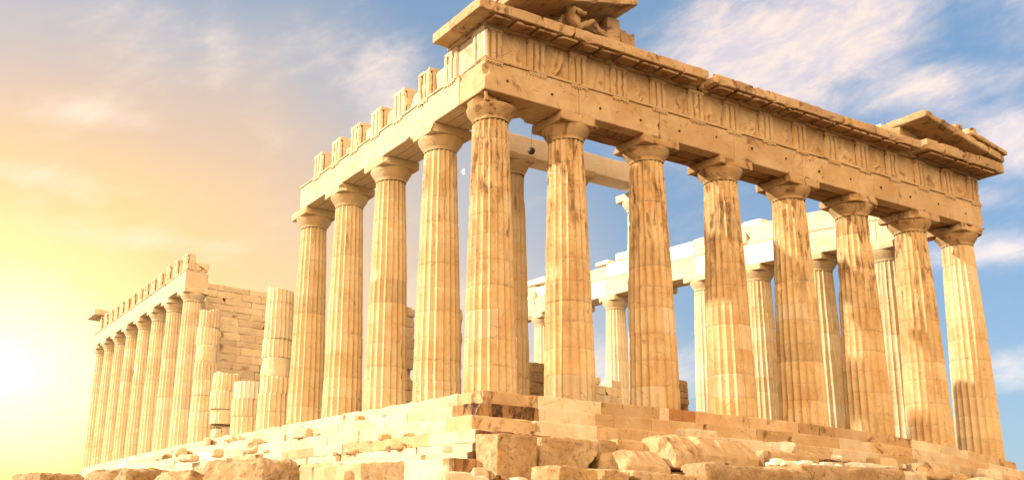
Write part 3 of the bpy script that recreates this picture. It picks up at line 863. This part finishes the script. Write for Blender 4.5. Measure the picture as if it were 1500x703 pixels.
# ------------------------------------------------------------------ moon
def make_moon():
    az, el = math.radians(33.35), math.radians(20.44); D = 2500.
    c = CAM + D * np.array([math.sin(az) * math.cos(el), math.cos(az) * math.cos(el), math.sin(el)])
    R = 4.6 / 1405.87 * D * 1.0
    # lit part of the globe: a lune of the sphere, bright side to the left
    n = 16; m = M(); V = []
    right = np.array(RIGHT); up = np.array(UP); back = -np.array(FWD)
    lat = np.linspace(-math.pi / 2, math.pi / 2, n); lon = np.linspace(math.radians(-100), math.radians(-18), n)
    for la in lat:
        for lo in lon: V.append(c + R * (math.cos(la) * math.sin(lo) * right + math.sin(la) * up + math.cos(la) * math.cos(lo) * back))
    m.add(np.array(V), grid_quads(n, n))
    o = m.build("moon", plain("moon_glow", (.1, .1, .1), 1., (.95, .85, .78)), origin=c, deform=False)
    tag(o, "small white half moon in the blue gap left of the corner column", "moon")


make_moon()

# ------------------------------------------------------------------ fallen blocks and rocks round the base
def stone_block(name, lo, hi, mat, label, cat="stone block", group="loose blocks along the east front", rough=.075, chip=.12, step=.10, bites=3, bite=.3, rot=0., fn=None, tone=None):
    lo = np.array(lo, float); hi = np.array(hi, float); c = (lo + hi) / 2; c[2] = lo[2]
    m = M()
    def f(P):
        if fn: P = fn(P)
        return P
    blk(m, lo, hi, rough, chip, step, bites, bite, fn=f, tone=tone)
    o = m.build(name, mat, origin=c, deform=False)
    o.rotation_euler.z = math.radians(rot)
    return tag(o, label, cat, group)


def slant(ax, amt, z0):
    def f(P):
        P = P.copy(); P[:, ax] += amt * (P[:, 2] - z0); return P
    return f


stone_block("marble_boulder", (-2.0, -3.7, -3.75), (-.45, -2.5, -1.86), M_ROCK, "big squarish boulder at the temple corner, first of the row under the steps", bites=3, bite=.4)
stone_block("marble_boulder", (-.1, -3.3, -3.6), (2.25, -2.3, -1.83), M_ROCK, "widest boulder of the row under the steps, with slanting ends", bites=3, bite=.45, fn=slant(0, .12, -2.6))
stone_block("marble_boulder", (2.48, -3.05, -3.4), (3.32, -2.2, -1.72), M_ROCK, "narrow cracked boulder wedged between two wider ones under the steps", bites=2)
stone_block("marble_block", (3.42, -2.95, -3.2), (5.7, -2.05, -1.64), M_BLK, "long plain block low against the bottom step behind the small fluted fragment", bites=1, rough=.03, chip=.08)
stone_block("marble_slab", (-2.0, -6.6, -4.3), (.62, -5.3, -2.95), M_ROCK, "flat pale slab in front of the widest boulder", bites=4, bite=.4, rough=.09, tone=.9)
stone_block("marble_slab", (.75, -6.5, -4.2), (3.4, -5.3, -2.93), M_ROCK, "pale slab lying under the small fluted fragment", bites=3, bite=.35, rough=.09, tone=.8)
stone_block("marble_block", (3.2, -7.0, -4.2), (7.7, -5.7, -2.56), M_ROCK, "long rough block below the big fluted fragments", bites=5, bite=.5, rough=.1, chip=.3)


def fluted_fragment(x0, x1, y, z0, z1, label, depth=1.3, n=5, mat=None, rot=0, seed=0):
    """piece of a fallen capital: sloping underside, flutes cut along the upper rim"""
    m = M(); L = x1 - x0; H = z1 - z0
    def f(P):
        P = P.copy(); t = (P[:, 2] - z0) / H; u = (P[:, 0] - x0) / L
        front = np.clip((y + depth - P[:, 1]) / depth, 0, 1)
        P[:, 1] += np.clip(t - .45, 0, 1) * .9 * front                      # rim leans back
        P[:, 0] += (u - .5) * -np.clip(t - .45, 0, 1) * .5 * L * .5
        P[:, 2] -= np.clip(.35 - u, 0, 1) * .35 * t
        fl = np.abs(np.sin(u * math.pi * n)) ** .6
        P[:, 1] += np.where(t > .62, (fl - .4) * .09 * np.clip((fbm(P, 1.5, seed, 3) - .38) / .15, 0, 1), 0) * front
        return P
    blk(m, (x0, y, z0), (x1, y + depth, z1), .07, .16, .07, bites=5, bite=.4, fn=f, seed=seed)
    o = m.build("capital_fragment", mat or M_BLK, origin=((x0 + x1) / 2, y + depth / 2, z0), deform=False)
    o.rotation_euler.z = math.radians(rot)
    return tag(o, label, "column fragment", "fallen fluted fragments")


fluted_fragment(2.4, 4.35, -4.4, -3.0, -2.08, "small fallen fluted fragment standing on a pale slab", seed=801)
fluted_fragment(4.5, 7.0, -4.3, -2.6, -1.40, "largest fallen fluted fragment with a hollow broken front", n=8, depth=1.6, seed=802, rot=4)
fluted_fragment(6.6, 8.9, -4.0, -2.52, -1.42, "fluted fragment leaning against the right end of the largest one", n=6, depth=1.4, seed=803, rot=-4)
stone_block("marble_block", (4.4, -4.0, -4.0), (9.2, -2.6, -2.66), M_BLK, "dark packing block under the fallen fluted fragments", bites=2)
stone_block("marble_block", (6.8, -2.75, -1.66), (8.3, -2.12, -1.0), M_PALE, "low pale block lying on the steps above the fluted fragments", bites=2, rough=.04)
stone_block("marble_block", (8.7, -4.3, -3.0), (11.5, -3.1, -1.72), M_BLK, "broad brown block right of the fluted fragments, with a white lump on it", bites=3, bite=.4)
stone_block("white_stone", (10.2, -3.9, -1.74), (10.9, -3.3, -1.25), M_NEW, "rounded white stone standing on the broad brown block", cat="stone", rough=.06, chip=.25, bites=1)
stone_block("marble_slab", (14.3, -4.2, -2.2), (15.7, -3.4, -1.83), M_NEW, "small white slab lying flat near the right part of the steps", rough=.03, chip=.1, bites=1)
stone_block("marble_block", (12.2, -5.4, -3.2), (15.6, -4.3, -2.16), M_PALE, "pale low block with a stepped top in front of the small white slab", bites=4)
stone_block("marble_block", (16.2, -4.4, -2.9), (18.6, -3.4, -1.95), M_PALE, "rough pale block right of the small white slab", bites=4, bite=.4)
stone_block("marble_block", (19.2, -3.6, -2.7), (21.4, -2.7, -1.9), M_BLK, "brown block under the sixth front column", bites=3, bite=.4)
stone_block("marble_slab", (22.4, -3.6, -2.9), (25.2, -2.6, -2.05), M_PALE, "long pale slab at the far right foot of the steps", bites=3)
# small white stones scattered on the right
r = random.Random(5)
for i in range(26):
    x = r.uniform(8.5, 13.2); y = r.uniform(-5.3, -4.4); s = r.uniform(.08, .22)
    m = M(); z = -2.30 + .035 * (x - 8.5)
    blk(m, (x - s, y - s * .8, z), (x + s, y + s * .8, z + s * 1.2), .04, s * .7, .1, bites=1, bite=s * .6)
    tag(m.build("white_stone", M_NEW, origin=(x, y, z), deform=False), "small white stone in the scatter below the broad brown block", "stone", "scattered white stones")
m = M(); blk(m, (8.2, -6.2, -3.6), (13.4, -4.2, -2.29), .08, .3, .25, bites=3, fn=lambda P: np.c_[P[:, :2], P[:, 2] + .035 * (P[:, 0] - 8.5)])
tag(m.build("marble_slab", M_ROCK, origin=(10.8, -5.2, -3.6), deform=False), "wide rough slab carrying the scatter of small white stones", "stone block", "loose blocks along the east front")
# rubble by the south-east corner
for i, (x, y, z0, s, h, lab) in enumerate([(-2.35, -3.2, -3.5, .3, .55, "upright pale stone left of the corner boulder"), (-1.7, -4.4, -3.7, .3, .45, "pale broken stone in front of the corner boulder"),
                                           (-2.8, -3.6, -3.75, .42, .5, "pale slanting stone below the dark corner masonry"), (-1.35, -2.75, -2.75, .28, .35, "rounded stone set in the dark corner masonry"),
                                           (-3.5, -3.5, -3.9, .6, .75, "rough stone at the very foot of the corner")]):
    stone_block("rubble_stone", (x - s, y - s * .7, z0), (x + s, y + s * .7, z0 + h), M_PALE if i != 3 else M_ROCK, lab, cat="stone", group="rubble at the temple corner", rough=.07, chip=.2, bites=2)
# boulders of bedrock on the left
for (x, y, s, z0, h, lab, rt) in [(-8.2, 1.0, 1.75, -4.6, 1.62, "large rounded brown boulder below the shortest broken column", 14), (-8.6, 6.6, 1.6, -4.4, 1.17, "rounded brown boulder left of the largest one", 10),
                              (-8.9, 14.0, 2.6, -4.3, 1.30, "long low boulder below the far beamed row", 8), (-9.0, 33.5, 3.2, -4.4, 1.60, "dark low rock at the far left edge of the ruin", 6),
                              (-7.2, 23.5, 2.2, -4.3, 1.40, "low brown rock in the gap before the far rock", 6), (-6.9, 3.6, .8, -4.2, 1.15, "smaller pale boulder tucked between the two largest", 5)]:
    stone_block("boulder", (x - s * .45, y - s, z0), (x + s * .45, y + s, z0 + h), M_ROCK, lab, cat="boulder", group="boulders along the south side", rough=.17, chip=.45, step=.12, bites=5, bite=.5, rot=rt)
# loose blocks lying on the south steps
rr = random.Random(9)
spots = [(-.55, 24.2, "pale block tipped on the steps in front of the tall broken column"), (-.35, 29.3, "rounded stone at the foot of the shortest broken column"), (-1.2, 19.0, "loose block on the steps under the fifth south column"),
         (-1.25, 31.6, "squared block at the foot of the rubble-based broken column"), (-1.3, 12.5, "flat loose slab on the south steps under the third side column"), (-1.1, 36.2, "small pale block below the capless column"),
         (-2.2, 17.0, "pale boulder on the foundation ledge under the fifth south column"), (-2.3, 21.5, "worn block on the foundation ledge below the tall broken column"), (-2.2, 27., "small rounded block on the ledge below the white capped column")]
for (x, y, lab) in spots:
    b = warp(np.array([x, y, 0.]))[2]; lev = -.552 if x > -.7 else (-1.104 if x > -1.4 else -1.66)
    a, c, h = rr.uniform(.3, .55), rr.uniform(.4, .9), rr.uniform(.35, .6)
    stone_block("loose_block", (x - a * .8, y - c, b + lev - .02), (x + a * .8, y + c, b + lev + h), M_PALE, lab, group="loose blocks on the south steps", rough=.08, chip=.34, bites=2, rot=rr.uniform(-20, 20))

# small stones that nothing tells apart
def strew(n, place_fn, name, mats, label, group, seed, smin=.06, smax=.22):
    r = random.Random(seed)
    for i in range(n):
        x, y, z = place_fn(r); s = r.uniform(smin, smax) * r.uniform(.6, 1.2)
        m = M(); blk(m, (x - s, y - s * r.uniform(.6, 1.4), z - .03), (x + s * r.uniform(.6, 1.2), y + s, z + s * r.uniform(.7, 1.4)), s * .3, s * .7, s * .5, bites=2, bite=s * .7)
        o = m.build(name, r.choice(mats), origin=(x, y, z), deform=False); o.rotation_euler.z = r.uniform(0, 6)
        tag(o, label, "stone", group)


def on_ledge(r):
    y = 2 + 50 * r.random() ** 1.4; b = warp(np.array([0., y, 0.]))[2]
    k = r.choice((0, 1, 2, 3, 3, 4))
    x, z = ((-.25, -.552), (-.95, -1.104), (-1.55, -1.66), (-1.80, -2.09), (-2.55, -2.67))[k]
    return x + r.uniform(-.12, .12), y, b + z


strew(44, on_ledge, "ledge_stone", (M_PALE, M_PALE, M_BLK), "small pale stone strewn along the ledges of the south side", "stones on the south ledges", 21)


def on_front(r):
    x = 9 + 22 * r.random(); b = warp(np.array([x, 0., 0.]))[2]
    return x, r.uniform(-1.95, -1.5), b - 1.665


strew(36, on_front, "step_stone", (M_PALE, M_NEW, M_BLK, M_BLK), "small broken stone at the foot of the front steps", "stones along the front steps", 22)


def in_front(r):
    x = 9.5 + 20 * r.random(); b = warp(np.array([x, 0., 0.]))[2]
    return x, r.uniform(-4.2, -2.5), b - 2.05 - r.uniform(0, .35)


strew(22, in_front, "rubble_stone", (M_ROCK, M_BLK, M_PALE), "rough lump of broken stone in the jumble along the front steps", "rubble along the front steps", 23, .25, .55)
